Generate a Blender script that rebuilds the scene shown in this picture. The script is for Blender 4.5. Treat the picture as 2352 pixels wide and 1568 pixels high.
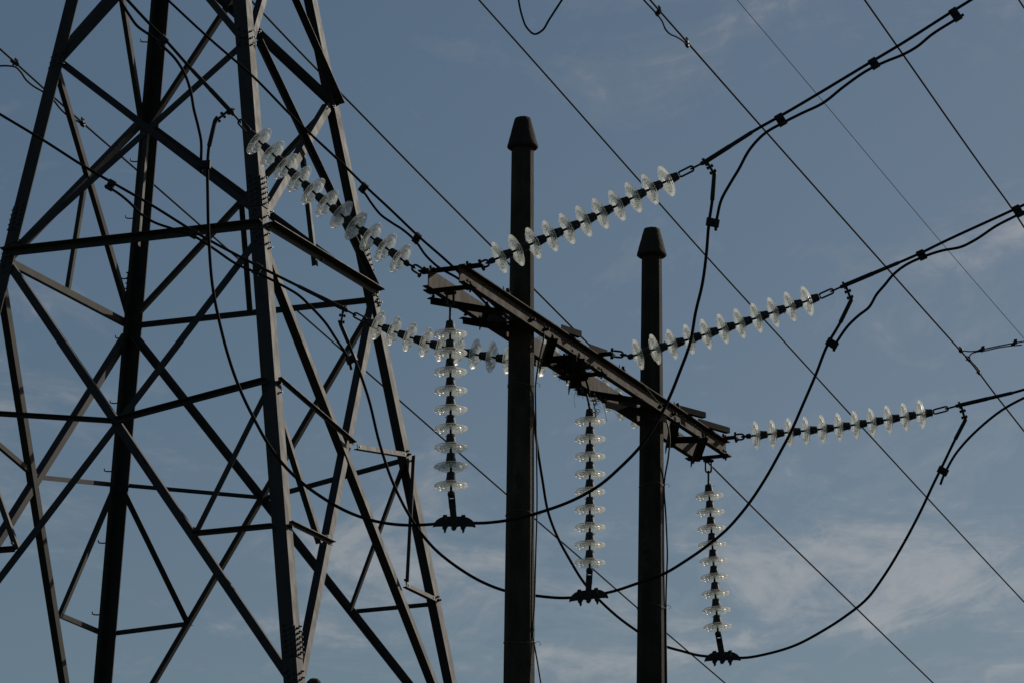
import bpy, math, random
from mathutils import Vector as V, Matrix as M

for o in list(bpy.data.objects): bpy.data.objects.remove(o)
scene = bpy.context.scene
COL = scene.collection
random.seed(7)

# ------------------------------------------------------------------ camera
# measurements below are in photograph pixels at 2352 px width (focal length 9500 px)
F, CX, CY = 9500.0, 1176.0, 784.0
PITCH, ROLL = math.atan((3370 - 784) / F), -0.004
C0 = V((0, 0, 1.6))
_c, _s = math.cos(PITCH), math.sin(PITCH)
FWD = V((0, _c, _s)); _r = V((1, 0, 0)); _u = V((0, -_s, _c))
RIGHT = _r * math.cos(ROLL) + _u * math.sin(ROLL)
UP = _u * math.cos(ROLL) - _r * math.sin(ROLL)
cam_data = bpy.data.cameras.new('camera')
cam = bpy.data.objects.new('camera', cam_data); COL.objects.link(cam)
cam_data.sensor_width = 36.0; cam_data.lens = 36.0 * F / 2352.0
cam_data.clip_start = 0.5; cam_data.clip_end = 8000
cam.matrix_world = M(((RIGHT.x, UP.x, -FWD.x, C0.x), (RIGHT.y, UP.y, -FWD.y, C0.y), (RIGHT.z, UP.z, -FWD.z, C0.z), (0, 0, 0, 1)))
scene.camera = cam
cam_data.dof.use_dof = False

# ------------------------------------------------------------------ light
SUN_AZ, SUN_EL = math.radians(48.0), math.radians(27.0)      # azimuth from +Y towards +X
SUN = V((math.sin(SUN_AZ) * math.cos(SUN_EL), math.cos(SUN_AZ) * math.cos(SUN_EL), math.sin(SUN_EL)))
world = bpy.data.worlds.new('World'); scene.world = world; world.use_nodes = True
wn = world.node_tree; wn.nodes.clear()
def nd(t, kind, **kw):
    n = t.nodes.new(kind)
    for k, v in kw.items():
        if k.startswith('i_'): n.inputs[k[2:].replace('_', ' ')].default_value = v
        elif k.startswith('n'): n.inputs[int(k[1:])].default_value = v
        else: setattr(n, k, v)
    return n
def setp(n, **kw):
    for k, v in kw.items(): setattr(n, k, v)
    return n
sky = setp(wn.nodes.new('ShaderNodeTexSky'), sky_type='NISHITA', sun_disc=False, sun_elevation=SUN_EL, sun_rotation=SUN_AZ,
           altitude=100, air_density=1.0, dust_density=1.2, ozone_density=1.15)
tc = wn.nodes.new('ShaderNodeTexCoord')
L = wn.links
# thin cirrus: direction projected on a high flat layer, streaked noise
sep = wn.nodes.new('ShaderNodeSeparateXYZ'); L.new(tc.outputs['Generated'], sep.inputs[0])
def math_node(t, op, a, b=None, clamp=False):
    n = t.nodes.new('ShaderNodeMath'); n.operation = op; n.use_clamp = clamp
    for i, v in enumerate((a, b)):
        if v is None: continue
        if isinstance(v, (int, float)): n.inputs[i].default_value = v
        else: t.links.new(v, n.inputs[i])
    return n.outputs[0]
zz = math_node(wn, 'MAXIMUM', sep.outputs[2], 0.03)
zz = math_node(wn, 'ADD', zz, 0.06)
px = math_node(wn, 'DIVIDE', sep.outputs[0], zz); py = math_node(wn, 'DIVIDE', sep.outputs[1], zz)
comb = wn.nodes.new('ShaderNodeCombineXYZ'); L.new(px, comb.inputs[0]); L.new(py, comb.inputs[1])
def noise(t, vec, scale, detail, rough, dist=0.0, loc=(0, 0, 0), rot=0.0, sc=(1, 1, 1)):
    mp = t.nodes.new('ShaderNodeMapping'); mp.inputs['Location'].default_value = loc
    mp.inputs['Rotation'].default_value = (0, 0, rot); mp.inputs['Scale'].default_value = sc
    t.links.new(vec, mp.inputs['Vector'])
    n = t.nodes.new('ShaderNodeTexNoise'); n.inputs['Scale'].default_value = scale; n.inputs['Detail'].default_value = detail
    n.inputs['Roughness'].default_value = rough; n.inputs['Distortion'].default_value = dist
    t.links.new(mp.outputs[0], n.inputs['Vector'])
    return n.outputs['Fac']
def ramp(t, fac, stops):
    r = t.nodes.new('ShaderNodeValToRGB'); e = r.color_ramp.elements
    while len(e) < len(stops): e.new(0.5)
    for el, (p, c) in zip(e, stops):
        el.position = p; el.color = c if len(c) == 4 else (*c, 1)
    t.links.new(fac, r.inputs[0])
    return r.outputs[0]
CLOUD_LOC = (5.3282, 5.9328, 0)
cn1 = noise(wn, comb.outputs[0], 5.0, 11, 0.64, 0.7, CLOUD_LOC, 0.35, (1.0, 0.62, 1))
cn2 = noise(wn, comb.outputs[0], 1.1, 3, 0.5, 0.0, (-0.1771, -4.1089, 0), 0.0)
cn3 = noise(wn, comb.outputs[0], 21.0, 9, 0.68, 1.1, (1.7, 0.4, 0), 0.35, (1.0, 0.42, 1))
cm = math_node(wn, 'ADD', math_node(wn, 'MULTIPLY', cn1, 0.62), math_node(wn, 'MULTIPLY', cn2, 0.55))
cm = math_node(wn, 'ADD', cm, math_node(wn, 'MULTIPLY', math_node(wn, 'SUBTRACT', cn3, 0.5), 0.2))
cmask = ramp(wn, cm, [(0.585, (0, 0, 0)), (0.64, (0.13, 0.13, 0.13)), (0.72, (0.62, 0.62, 0.62)), (0.82, (0.95, 0.95, 0.95))])
mixc = wn.nodes.new('ShaderNodeMix'); mixc.data_type = 'RGBA'; mixc.blend_type = 'MIX'
hsv = wn.nodes.new('ShaderNodeHueSaturation'); hsv.inputs['Saturation'].default_value = 1.13; hsv.inputs['Hue'].default_value = 0.494; hsv.inputs['Value'].default_value = 1.0
L.new(sky.outputs[0], hsv.inputs['Color'])
cl = wn.nodes.new('ShaderNodeMix'); cl.data_type = 'RGBA'; cl.blend_type = 'MIX'; cl.inputs[0].default_value = 1.0
# cloud colour: pale warm grey, a bit brighter than the sky beside it
clb = wn.nodes.new('ShaderNodeHueSaturation'); clb.inputs['Saturation'].default_value = 0.24; clb.inputs['Value'].default_value = 1.36
L.new(sky.outputs[0], clb.inputs['Color'])
L.new(cmask, mixc.inputs[0]); L.new(hsv.outputs[0], mixc.inputs[6]); L.new(clb.outputs[0], mixc.inputs[7])
bg = wn.nodes.new('ShaderNodeBackground'); bg.inputs['Strength'].default_value = 0.055
L.new(mixc.outputs[2], bg.inputs['Color'])
wo = wn.nodes.new('ShaderNodeOutputWorld'); L.new(bg.outputs[0], wo.inputs['Surface'])

sd = bpy.data.lights.new('sun', 'SUN'); sd.energy = 4.0; sd.angle = math.radians(0.53); sd.color = (1.0, 0.92, 0.79); sd.cycles.use_multiple_importance_sampling = False
sun = bpy.data.objects.new('sun', sd); COL.objects.link(sun)
sun.rotation_euler = SUN.to_track_quat('Z', 'Y').to_euler(); sun.location = (30, 30, 40)

vs = scene.view_settings
vs.view_transform = 'Standard'; vs.look = 'None'; vs.gamma = 1.0; vs.exposure = -0.46; vs.use_curve_mapping = False
scene.render.engine = 'CYCLES'
cy = scene.cycles
cy.use_denoising = True; cy.denoiser = 'OPENIMAGEDENOISE'; cy.denoising_input_passes = 'RGB'; cy.denoising_prefilter = 'ACCURATE'
cy.max_bounces = 14; cy.transmission_bounces = 14; cy.glossy_bounces = 5; cy.diffuse_bounces = 2; cy.transparent_max_bounces = 8
cy.caustics_reflective = True; cy.caustics_refractive = True; cy.sample_clamp_indirect = 0.6; cy.use_adaptive_sampling = False; cy.blur_glossy = 0.5

# ------------------------------------------------------------------ geometry helpers
def at(x, y, z):            # photo pixel at camera depth z -> world
    return C0 + FWD * z + RIGHT * ((x - CX) * z / F) + UP * ((CY - y) * z / F)
def proj(P):
    d = P - C0; z = d.dot(FWD)
    return CX + F * d.dot(RIGHT) / z, CY - F * d.dot(UP) / z, z
def on_plane(x, y, P, n):
    d = at(x, y, 1) - C0
    return C0 + d * ((P - C0).dot(n) / d.dot(n))

def crom(pts, n=6):
    pts = [V(p) for p in pts]
    if len(pts) < 3: return pts
    out = []
    P = [pts[0] * 2 - pts[1]] + pts + [pts[-1] * 2 - pts[-2]]
    for i in range(1, len(P) - 2):
        a, b, c, d = P[i - 1:i + 3]
        # centripetal-ish: scale tangents by segment length
        l0, l1, l2 = max((b - a).length, 1e-6), max((c - b).length, 1e-6), max((d - c).length, 1e-6)
        m1 = ((b - a) / l0 * l1 + (c - b)) * 0.5 if False else ((c - b) / l1 - (c - a) / (l0 + l1) + (b - a) / l0) * l1
        m2 = ((c - b) / l1 - (d - b) / (l1 + l2) + (d - c) / l2) * l1
        for k in range(n):
            t = k / n
            out.append(b * (2 * t**3 - 3 * t**2 + 1) + m1 * (t**3 - 2 * t**2 + t) + c * (-2 * t**3 + 3 * t**2) + m2 * (t**3 - t**2))
    out.append(pts[-1])
    return out

def perp(a, ref=V((0, 0, 1))):
    a = a.normalized()
    if abs(a.dot(ref.normalized())) > 0.97: ref = V((1, 0, 0)) if abs(a.x) < 0.9 else V((0, 1, 0))
    return (ref - a * ref.dot(a)).normalized()

class MB:
    def __init__(self): self.v = []; self.f = []; self.sm = []
    def add(self, vs, fs, smooth=False):
        b = len(self.v); self.v += [V(x) for x in vs]
        for f in fs: self.f.append(tuple(b + i for i in f)); self.sm.append(smooth)
        return self
    def box(self, c, ax, ay, az):                   # half extents as vectors
        c = V(c)
        vs = [c + ax * i + ay * j + az * k for k in (-1, 1) for j in (-1, 1) for i in (-1, 1)]
        return self.add(vs, [(0, 2, 3, 1), (4, 5, 7, 6), (0, 1, 5, 4), (2, 6, 7, 3), (0, 4, 6, 2), (1, 3, 7, 5)])
    def bar(self, P, Q, up, w, h):                  # box from P to Q, w across, h along up
        a = (Q - P).normalized(); u = perp(a, up); s = a.cross(u)
        return self.box((P + Q) / 2, (Q - P) / 2, s * (w / 2), u * (h / 2))
    def prism(self, poly, P, d):                    # poly: list of 3D offsets, extruded from P by d
        n = len(poly); vs = [P + p for p in poly] + [P + p + d for p in poly]
        fs = [tuple(range(n))[::-1], tuple(range(n, 2 * n))] + [(i, (i + 1) % n, n + (i + 1) % n, n + i) for i in range(n)]
        return self.add(vs, fs)
    def tube(self, pts, r, n=10, caps=True, closed=False):
        pts = [V(p) for p in pts]; m = len(pts)
        rr = r if isinstance(r, (list, tuple)) else [r] * m
        vs, fs = [], []
        u = None
        for i, p in enumerate(pts):
            if closed: t = pts[(i + 1) % m] - pts[i - 1]
            else: t = pts[min(i + 1, m - 1)] - pts[max(i - 1, 0)]
            t.normalize()
            u = perp(t) if u is None else perp(t, u)
            w = t.cross(u)
            for k in range(n):
                a = 2 * math.pi * k / n
                vs.append(p + (u * math.cos(a) + w * math.sin(a)) * rr[i])
        for i in range(m if closed else m - 1):
            j = (i + 1) % m
            for k in range(n):
                l = (k + 1) % n
                fs.append((i * n + k, i * n + l, j * n + l, j * n + k))
        self.add(vs, fs, True)
        if caps and not closed:
            b = len(self.v) - len(vs)
            self.f.append(tuple(b + k for k in range(n))[::-1]); self.sm.append(False)
            self.f.append(tuple(b + (m - 1) * n + k for k in range(n))); self.sm.append(False)
        return self
    def lathe(self, prof, P, ax, n=24, closed=False, flat=False):
        ax = ax.normalized(); u = perp(ax); w = ax.cross(u); vs, fs = [], []
        for r, z in prof:
            for k in range(n):
                a = 2 * math.pi * k / n
                vs.append(P + ax * z + (u * math.cos(a) + w * math.sin(a)) * r)
        m = len(prof)
        for i in range(m if closed else m - 1):
            j = (i + 1) % m
            for k in range(n):
                l = (k + 1) % n; fs.append((i * n + k, i * n + l, j * n + l, j * n + k))
        self.add(vs, fs, not flat)
        if not closed:
            b = len(self.v) - len(vs)
            self.f.append(tuple(b + k for k in range(n))[::-1]); self.sm.append(False)
            self.f.append(tuple(b + (m - 1) * n + k for k in range(n))); self.sm.append(False)
        return self
    def angle(self, P, Q, nrm, w, t, side, ref, off=0.0, w2=None):
        # L-section: face flange width w in the plane with normal nrm (offset off), second flange along side*nrm at the edge towards ref
        a = (Q - P).normalized(); n = (nrm - a * nrm.dot(a)).normalized(); e = n.cross(a)
        if e.dot(ref) < 0: e = -e
        w2 = w2 or w; s = side
        o = n * off
        poly = [e * (w / 2) + o, e * (-w / 2) + o, e * (-w / 2) + n * (s * t) + o, e * (w / 2 - t) + n * (s * t) + o, e * (w / 2 - t) + n * (s * w2) + o, e * (w / 2) + n * (s * w2) + o]
        return self.prism(poly, P, Q - P)
    def mesh(self, name, origin=V((0, 0, 0))):
        me = bpy.data.meshes.new(name)
        me.from_pydata([tuple(x - origin) for x in self.v], [], self.f)
        me.polygons.foreach_set('use_smooth', self.sm)
        me.update()
        import bmesh
        bm = bmesh.new(); bm.from_mesh(me); bmesh.ops.recalc_face_normals(bm, faces=bm.faces[:]); bm.to_mesh(me); bm.free()
        return me
    def build(self, name, mat, parent=None, origin=None):
        org = ORG.get(parent.as_pointer(), V((0, 0, 0))) if parent else (origin or V((0, 0, 0)))
        me = self.mesh(name, org); me.materials.append(mat)
        o = bpy.data.objects.new(name, me); COL.objects.link(o)
        if parent: o.parent = parent; ORG[o.as_pointer()] = org
        else: o.location = org; ORG[o.as_pointer()] = org
        return o
ORG = {}
def tag(o, label=None, cat=None, group=None, kind=None):
    for k, v in (('label', label), ('category', cat), ('group', group), ('kind', kind)):
        if v: o[k] = v
    return o
def thing(name, loc, label, cat, group=None):
    e = bpy.data.objects.new(name, None); COL.objects.link(e); e.location = loc; e.empty_display_size = 0.1
    ORG[e.as_pointer()] = V(loc)
    return tag(e, label, cat, group)
def inst(name, me, P, ax, parent, ref=V((0, 0, 1)), scale=1.0):
    o = bpy.data.objects.new(name, me); COL.objects.link(o); o.parent = parent
    z = ax.normalized(); x = perp(z, ref); y = z.cross(x); p = P - ORG[parent.as_pointer()]
    o.matrix_local = M(((x.x, y.x, z.x, p.x), (x.y, y.y, z.y, p.y), (x.z, y.z, z.z, p.z), (0, 0, 0, 1))) @ M.Scale(scale, 4)
    ORG[o.as_pointer()] = P
    return o

# ------------------------------------------------------------------ materials
def new_mat(name):
    m = bpy.data.materials.new(name); m.use_nodes = True; t = m.node_tree
    return m, t, t.nodes['Principled BSDF']
def surf(name, c1, c2, rough=0.5, rough2=None, metal=0.0, spec=0.5, scale=6.0, detail=6, bump=0.0, bscale=40.0, stretch=(1, 1, 1), spots=None, lo=0.35, hi=0.68):
    m, t, b = new_mat(name)
    tcn = t.nodes.new('ShaderNodeTexCoord')
    f = noise(t, tcn.outputs['Object'], scale, detail, 0.62, 0.2, sc=stretch)
    col = ramp(t, f, [(lo, c1), (hi, c2)])
    if spots:
        f2 = noise(t, tcn.outputs['Object'], spots[1], 4, 0.6, 0.0, (3.3, 1.2, 5.5))
        msk = ramp(t, f2, [(spots[2], (0, 0, 0)), (spots[2] + 0.09, (1, 1, 1))])
        mx = t.nodes.new('ShaderNodeMix'); mx.data_type = 'RGBA'
        t.links.new(msk, mx.inputs[0]); t.links.new(col, mx.inputs[6]); mx.inputs[7].default_value = (*spots[0], 1)
        col = mx.outputs[2]
    oi = t.nodes.new('ShaderNodeObjectInfo'); hv = t.nodes.new('ShaderNodeHueSaturation')
    vr = t.nodes.new('ShaderNodeMapRange'); vr.inputs[3].default_value = 0.78; vr.inputs[4].default_value = 1.2
    t.links.new(oi.outputs['Random'], vr.inputs[0]); t.links.new(vr.outputs[0], hv.inputs['Value']); t.links.new(col, hv.inputs['Color'])
    t.links.new(hv.outputs[0], b.inputs['Base Color'])
    if rough2 is not None:
        rr = ramp(t, f, [(lo, (rough,) * 3), (hi, (rough2,) * 3)]); t.links.new(rr, b.inputs['Roughness'])
    else: b.inputs['Roughness'].default_value = rough
    b.inputs['Metallic'].default_value = metal
    b.inputs['Specular IOR Level'].default_value = spec
    if bump:
        g = noise(t, tcn.outputs['Object'], bscale, 4, 0.6)
        bn = t.nodes.new('ShaderNodeBump'); bn.inputs['Strength'].default_value = bump; bn.inputs['Distance'].default_value = 0.01
        t.links.new(g, bn.inputs['Height']); t.links.new(bn.outputs[0], b.inputs['Normal'])
    return m
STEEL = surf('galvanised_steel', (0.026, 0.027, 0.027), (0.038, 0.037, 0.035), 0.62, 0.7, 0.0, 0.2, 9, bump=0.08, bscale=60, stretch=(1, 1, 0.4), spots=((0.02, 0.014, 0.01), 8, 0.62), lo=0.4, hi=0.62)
BOLT = surf('bolt_steel', (0.015, 0.015, 0.015), (0.03, 0.028, 0.026), 0.5, spec=0.5, scale=30)
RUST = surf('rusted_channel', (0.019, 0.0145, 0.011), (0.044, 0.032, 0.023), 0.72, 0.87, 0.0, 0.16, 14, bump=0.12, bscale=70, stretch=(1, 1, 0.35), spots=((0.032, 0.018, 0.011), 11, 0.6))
PLATE = surf('dark_plate_steel', (0.010, 0.0085, 0.0075), (0.02, 0.015, 0.012), 0.75, spec=0.08, scale=18, bump=0.08)
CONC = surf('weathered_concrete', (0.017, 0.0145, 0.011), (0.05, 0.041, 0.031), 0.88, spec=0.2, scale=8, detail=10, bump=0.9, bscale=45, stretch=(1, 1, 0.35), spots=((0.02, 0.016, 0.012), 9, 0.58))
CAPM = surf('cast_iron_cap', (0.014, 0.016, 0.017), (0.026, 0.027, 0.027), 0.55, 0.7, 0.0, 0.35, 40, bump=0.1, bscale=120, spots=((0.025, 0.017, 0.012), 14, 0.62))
FIT = surf('forged_fitting', (0.010, 0.011, 0.012), (0.02, 0.02, 0.019), 0.6, spec=0.25, scale=40, bump=0.05)
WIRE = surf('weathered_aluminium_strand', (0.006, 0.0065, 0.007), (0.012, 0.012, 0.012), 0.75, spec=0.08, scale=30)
BLACKC = surf('black_sheathed_cable', (0.02, 0.02, 0.019), (0.035, 0.033, 0.03), 0.5, spec=0.4, scale=20)
TIE = surf('tie_wire', (0.06, 0.055, 0.045), (0.12, 0.11, 0.09), 0.5, spec=0.4, scale=30)
TWIG = surf('dry_twigs', (0.025, 0.018, 0.011), (0.08, 0.058, 0.038), 0.85, spec=0.2, scale=25)
GREEN = surf('green_weed', (0.04, 0.07, 0.015), (0.09, 0.13, 0.03), 0.6, spec=0.3, scale=25)
WOODP = surf('rotten_wood', (0.02, 0.016, 0.011), (0.075, 0.058, 0.036), 0.9, spec=0.2, scale=14, bump=0.6, bscale=30)
GROUND = surf('rough_grass_ground', (0.022, 0.03, 0.012), (0.05, 0.048, 0.025), 0.95, spec=0.1, scale=0.35, bump=0.3, bscale=4)

def glass_mat():
    m, t, b = new_mat('toughened_glass')
    b.inputs['Base Color'].default_value = (0.96, 0.985, 0.97, 1)
    b.inputs['Roughness'].default_value = 0.32; b.inputs['IOR'].default_value = 1.4
    b.inputs['Transmission Weight'].default_value = 1.0
    tcn = t.nodes.new('ShaderNodeTexCoord')
    f = noise(t, tcn.outputs['Object'], 9, 2, 0.5)
    # thin film of dust: scatters sunlight through and back; extra white at grazing angles paints bright rims and rib edges
    dif = t.nodes.new('ShaderNodeBsdfDiffuse'); dif.inputs['Color'].default_value = (0.82, 0.81, 0.77, 1)
    tra = t.nodes.new('ShaderNodeBsdfTranslucent'); tra.inputs['Color'].default_value = (0.94, 0.93, 0.88, 1)
    ad = t.nodes.new('ShaderNodeMixShader'); ad.inputs[0].default_value = 0.65
    t.links.new(dif.outputs[0], ad.inputs[1]); t.links.new(tra.outputs[0], ad.inputs[2])
    lw = t.nodes.new('ShaderNodeLayerWeight'); lw.inputs['Blend'].default_value = 0.5
    k = math_node(t, 'POWER', lw.outputs['Facing'], 3.0)
    k = math_node(t, 'ADD', math_node(t, 'MULTIPLY', k, 0.85), math_node(t, 'MULTIPLY', f, 0.2))
    tr = t.nodes.new('ShaderNodeBsdfTransparent'); tr.inputs['Color'].default_value = (0.975, 0.99, 0.98, 1)
    m2 = t.nodes.new('ShaderNodeMixShader'); m2.inputs[0].default_value = 0.68
    t.links.new(b.outputs[0], m2.inputs[1]); t.links.new(tr.outputs[0], m2.inputs[2])
    mx = t.nodes.new('ShaderNodeMixShader')
    t.links.new(k, mx.inputs[0]); t.links.new(m2.outputs[0], mx.inputs[1]); t.links.new(ad.outputs[0], mx.inputs[2])
    t.links.new(mx.outputs[0], t.nodes['Material Output'].inputs['Surface'])
    return m
GLASS = glass_mat()

# ------------------------------------------------------------------ ground
g = MB(); R = 3000.0
g.add([(-R, -R, 0), (R, -R, 0), (R, R, 0), (-R, R, 0)], [(0, 1, 2, 3)])
tag(g.build('ground', GROUND), 'rough dark grassy ground under the power line', None, kind='structure')

# ------------------------------------------------------------------ lattice tower
TX, TY, TH, TK, TZA = -3.354, 42.0, 1.2, 0.1544, 23.3825
TU = V((math.cos(TH), math.sin(TH), 0)); TV = V((-math.sin(TH), math.cos(TH), 0))
SG = {'C': (-1, -1), 'D': (1, -1), 'A': (-1, 1), 'B': (1, 1)}
def leg(Lt, z):
    r = TK * (TZA - z); s = SG[Lt]
    return V((TX - 0.0046 * (z - 12), TY - 0.0004 * (z - 12), z)) + TU * (s[0] * r) + TV * (s[1] * r)
tower = thing('lattice_tower', (TX, TY, 0), 'tall grey steel lattice tower with crossed braces filling the left of the picture', 'tower')
FACE = {}
for nm, (a, b) in {'AC': 'AC', 'CD': 'CD', 'BD': 'BD', 'AB': 'AB'}.items():
    p0, p1, p2 = leg(a, 2), leg(b, 2), leg(a, 18)
    n = (p1 - p0).cross(p2 - p0).normalized()
    cen = V((TX, TY, 2))
    if n.dot((p0 + p1) / 2 - cen) < 0: n = -n
    FACE[nm] = (p0, n)
ZTOP = 21.6
LW, LT = 0.15, 0.014
for Lt in 'ABCD':
    P, Q = leg(Lt, 0.0), leg(Lt, ZTOP)
    s = SG[Lt]; a = (Q - P).normalized()
    e1 = (-TU * s[0]); e2 = (-TV * s[1])
    e1 = (e1 - a * e1.dot(a)).normalized(); e2 = (e2 - a * e2.dot(a)).normalized()
    poly = [V((0, 0, 0)), e1 * LW, e1 * LW + e2 * LT, e1 * LT + e2 * LT, e1 * LT + e2 * LW, e2 * LW]
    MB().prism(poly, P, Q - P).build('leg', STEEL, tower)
ZUP = V((0, 0, 1)); LEFT = V((-1, 0.2, 0))
def member(face, a, b, w=0.075, kind='brace', name=None, lay=0):
    p0, n = FACE[face]
    P, Q = on_plane(*a, p0, n), on_plane(*b, p0, n)
    return member3(face, P, Q, w, kind, name, lay)
def member3(face, P, Q, w=0.075, kind='brace', name=None, lay=0):
    p0, n = FACE[face]; t = 0.008
    off = 0.004 + 0.012 * lay
    horiz = kind in ('strut', 'redundant_strut')
    mb = MB()
    if kind == 'flat_strut': mb.angle(P, Q, n, w, t, -1, -ZUP, off)
    elif horiz and face in ('AC', 'CD'): mb.angle(P, Q, n, w * 0.85, t, 1, ZUP, off, w * 1.1)
    elif horiz: mb.angle(P, Q, n, w, t, 1, -ZUP, off)
    elif face == 'AC': mb.angle(P, Q, n, w, t, -1, ZUP, -LT - 0.004 - 0.012 * lay)
    elif kind.startswith('outer_'): mb.angle(P, Q, n, w, t, 1, LEFT, off)
    elif face == 'CD': mb.angle(P, Q, n, w, t, -1, LEFT, -LT - 0.004 - 0.012 * lay)
    elif face == 'BD': mb.angle(P, Q, n, w, t, -1, -ZUP, -LT - 0.004 - 0.012 * lay)
    else: mb.angle(P, Q, n, w, t, 1, LEFT, off)
    return mb.build(name or kind.replace('outer_', '').replace('flat_strut', 'redundant_strut'), STEEL, tower)
T = [
 ('AC', (140, 143), (592, 488), .075, 'brace', 0), ('AC', (556, 98), (40, 562), .075, 'brace', 1),
 ('AC', (138, 132), (524, -292), .115, 'brace', 0), ('AC', (560, 95), (240, -295), .075, 'brace', 1),
 ('AC', (8, 584), (604, 518), .085, 'strut', 0), ('AC', (330, 300), (308, 560), .05, 'hanger', 2),
 ('AC', (10, 594), (660, 1552), .085, 'brace', 0), ('AC', (597, 536), (-180, 1555), .08, 'brace', 1),
 ('AC', (-86, 948), (262, 970), .05, 'redundant_strut', 2), ('AC', (270, 969), (616, 877), .06, 'redundant_strut', 2),
 ('AC', (612, 886), (443, 1224), .06, 'redundant_brace', 2), ('AC', (446, 1229), (630, 1211), .05, 'redundant_strut', 2),
 ('AC', (-88, 915), (33, 1257), .055, 'redundant_brace', 2), ('AC', (-150, 1279), (38, 1264), .055, 'redundant_strut', 2),
 ('CD', (588, 98), (858, 664), .07, 'outer_brace', 0), ('CD', (765, 242), (617, 492), .085, 'brace', 1),
 ('CD', (525, -335), (777, 238), .085, 'outer_brace', 0), ('CD', (590, 80), (673, -200), .08, 'brace', 1),
 ('CD', (612, 520), (868, 676), .085, 'strut', 0), ('CD', (707, 345), (737, 608), .05, 'hanger', 2),
 ('CD', (615, 560), (1012, 1580), .09, 'brace', 0), ('CD', (872, 690), (696, 1590), .09, 'brace', 1),
 ('CD', (633, 871), (806, 1020), .04, 'redundant_strut', 2), ('CD', (816, 1026), (927, 1044), .05, 'flat_strut', 2),
 ('CD', (638, 890), (749, 1242), .06, 'redundant_brace', 2), ('CD', (658, 1202), (757, 1250), .045, 'redundant_strut', 2),
 ('CD', (942, 1050), (927, 1340), .04, 'outer_redundant_brace', 2), ('CD', (928, 1343), (994, 1375), .045, 'flat_strut', 2),
 ('BD', (345, 288), (850, 660), .075, 'brace', 0), ('BD', (770, 235), (325, 715), .08, 'brace', 1),
 ('BD', (380, -125), (768, 238), .10, 'brace', 0), ('BD', (345, 290), (668, -200), .085, 'brace', 1),
 ('BD', (320, 746), (850, 688), .06, 'strut', 0), ('BD', (561, 470), (580, 716), .05, 'hanger', 2),
 ('BD', (312, 770), (950, 1578), .08, 'brace', 0), ('BD', (868, 692), (350, 1577), .08, 'brace', 1),
 ('BD', (272, 1112), (606, 1142), .045, 'redundant_strut', 2), ('BD', (603, 1143), (934, 1052), .05, 'redundant_strut', 2),
 ('BD', (283, 1114), (436, 1428), .05, 'redundant_brace', 2), ('BD', (250, 1454), (437, 1430), .05, 'redundant_strut', 2),
 ('BD', (935, 1056), (808, 1402), .055, 'redundant_brace', 2), ('BD', (808, 1403), (990, 1386), .045, 'redundant_strut', 2),
 ('AB', (138, 165), (305, 735), .06, 'brace', 0), ('AB', (325, 290), (25, 600), .075, 'brace', 1),
 ('AB', (240, -295), (332, 288), .055, 'brace', 0), ('AB', (140, 140), (395, -150), .09, 'brace', 1),
 ('AB', (22, 599), (296, 743), .07, 'strut', 0), ('AB', (204, 425), (164, 674), .05, 'hanger', 2),
 ('AB', (11, 645), (157, 1575), .085, 'brace', 0), ('AB', (300, 773), (-160, 1507), .085, 'brace', 1),
 ('AB', (-100, 931), (101, 1102), .05, 'redundant_strut', 2), ('AB', (101, 1096), (272, 1113), .05, 'redundant_strut', 2),
 ('AB', (278, 1108), (146, 1418), .05, 'redundant_brace', 2), ('AB', (146, 1412), (238, 1451), .05, 'redundant_strut', 2),
]
BOLTED = []
for f_, a_, b_, w_, k_, l_ in T:
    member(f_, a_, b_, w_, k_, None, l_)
    if f_ in ('AC', 'CD'): BOLTED.append((f_, a_, b_))
# panels outside the picture (below and above)
def zleg(Lt, y):
    lo, hi = -20.0, 30.0
    for _ in range(50):
        m = (lo + hi) / 2
        if proj(leg(Lt, m))[1] > y: lo = m
        else: hi = m
    return m
Z4 = zleg('C', 1556); Z0 = zleg('C', -335)
for f_ in ('AC', 'CD', 'BD', 'AB'):
    a, b = f_
    for z0, z1 in ((0.15, Z4 - 0.1), (Z0 + 0.1, 20.2), (20.3, 21.5)):
        member3(f_, leg(a, z0), leg(b, z1), .08, 'brace', None, 0)
        member3(f_, leg(b, z0), leg(a, z1), .08, 'brace', None, 1)
    member3(f_, leg(a, 21.5), leg(b, 21.5), .07, 'strut')

# bolts, splices, step bolts
bm_ = MB(); bm_.lathe([(0.0135, 0), (0.0135, 0.012)], V((0, 0, 0)), V((0, 0, 1)), 6, flat=True); bm_.lathe([(0.0085, 0.012), (0.0085, 0.032)], V((0, 0, 0)), V((0, 0, 1)), 8)
BOLTME = bm_.mesh('bolt'); BOLTME.materials.append(BOLT)
def splice(Lt, y0, y1, rows, plate=True, cols=2):
    s = SG[Lt]; z1, z0 = zleg(Lt, y0), zleg(Lt, y1)
    for f_, e in ((None, -TU * s[0]), (None, -TV * s[1])):
        # the flange along e lies in the face whose outward normal is the other axis
        n = (TV * s[1]) if abs(e.dot(TU)) > 0.5 else (TU * s[0])
        if plate:
            P, Q = leg(Lt, z0), leg(Lt, z1)
            MB().box((P + Q) / 2 + e * 0.074 + n * 0.005, (Q - P) / 2, e * 0.07, n * 0.005).build('splice_plate', STEEL, tower)
        for i in range(rows):
            z = z0 + (z1 - z0) * (i + 0.5) / rows
            for c in range(cols):
                zz_ = z + (0.03 if c else -0.0)
                inst('bolt', BOLTME, leg(Lt, zz_) + e * (0.045 + 0.06 * c) + n * (0.010 if plate else 0.0), n, tower)
splice('C', 402, 472, 6); splice('C', 486, 568, 4, False); splice('C', 1434, 1506, 6)
splice('D', 556, 630, 6); splice('D', 668, 712, 3, False); splice('A', 474, 530, 5); splice('A', 556, 620, 4, False)
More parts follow.
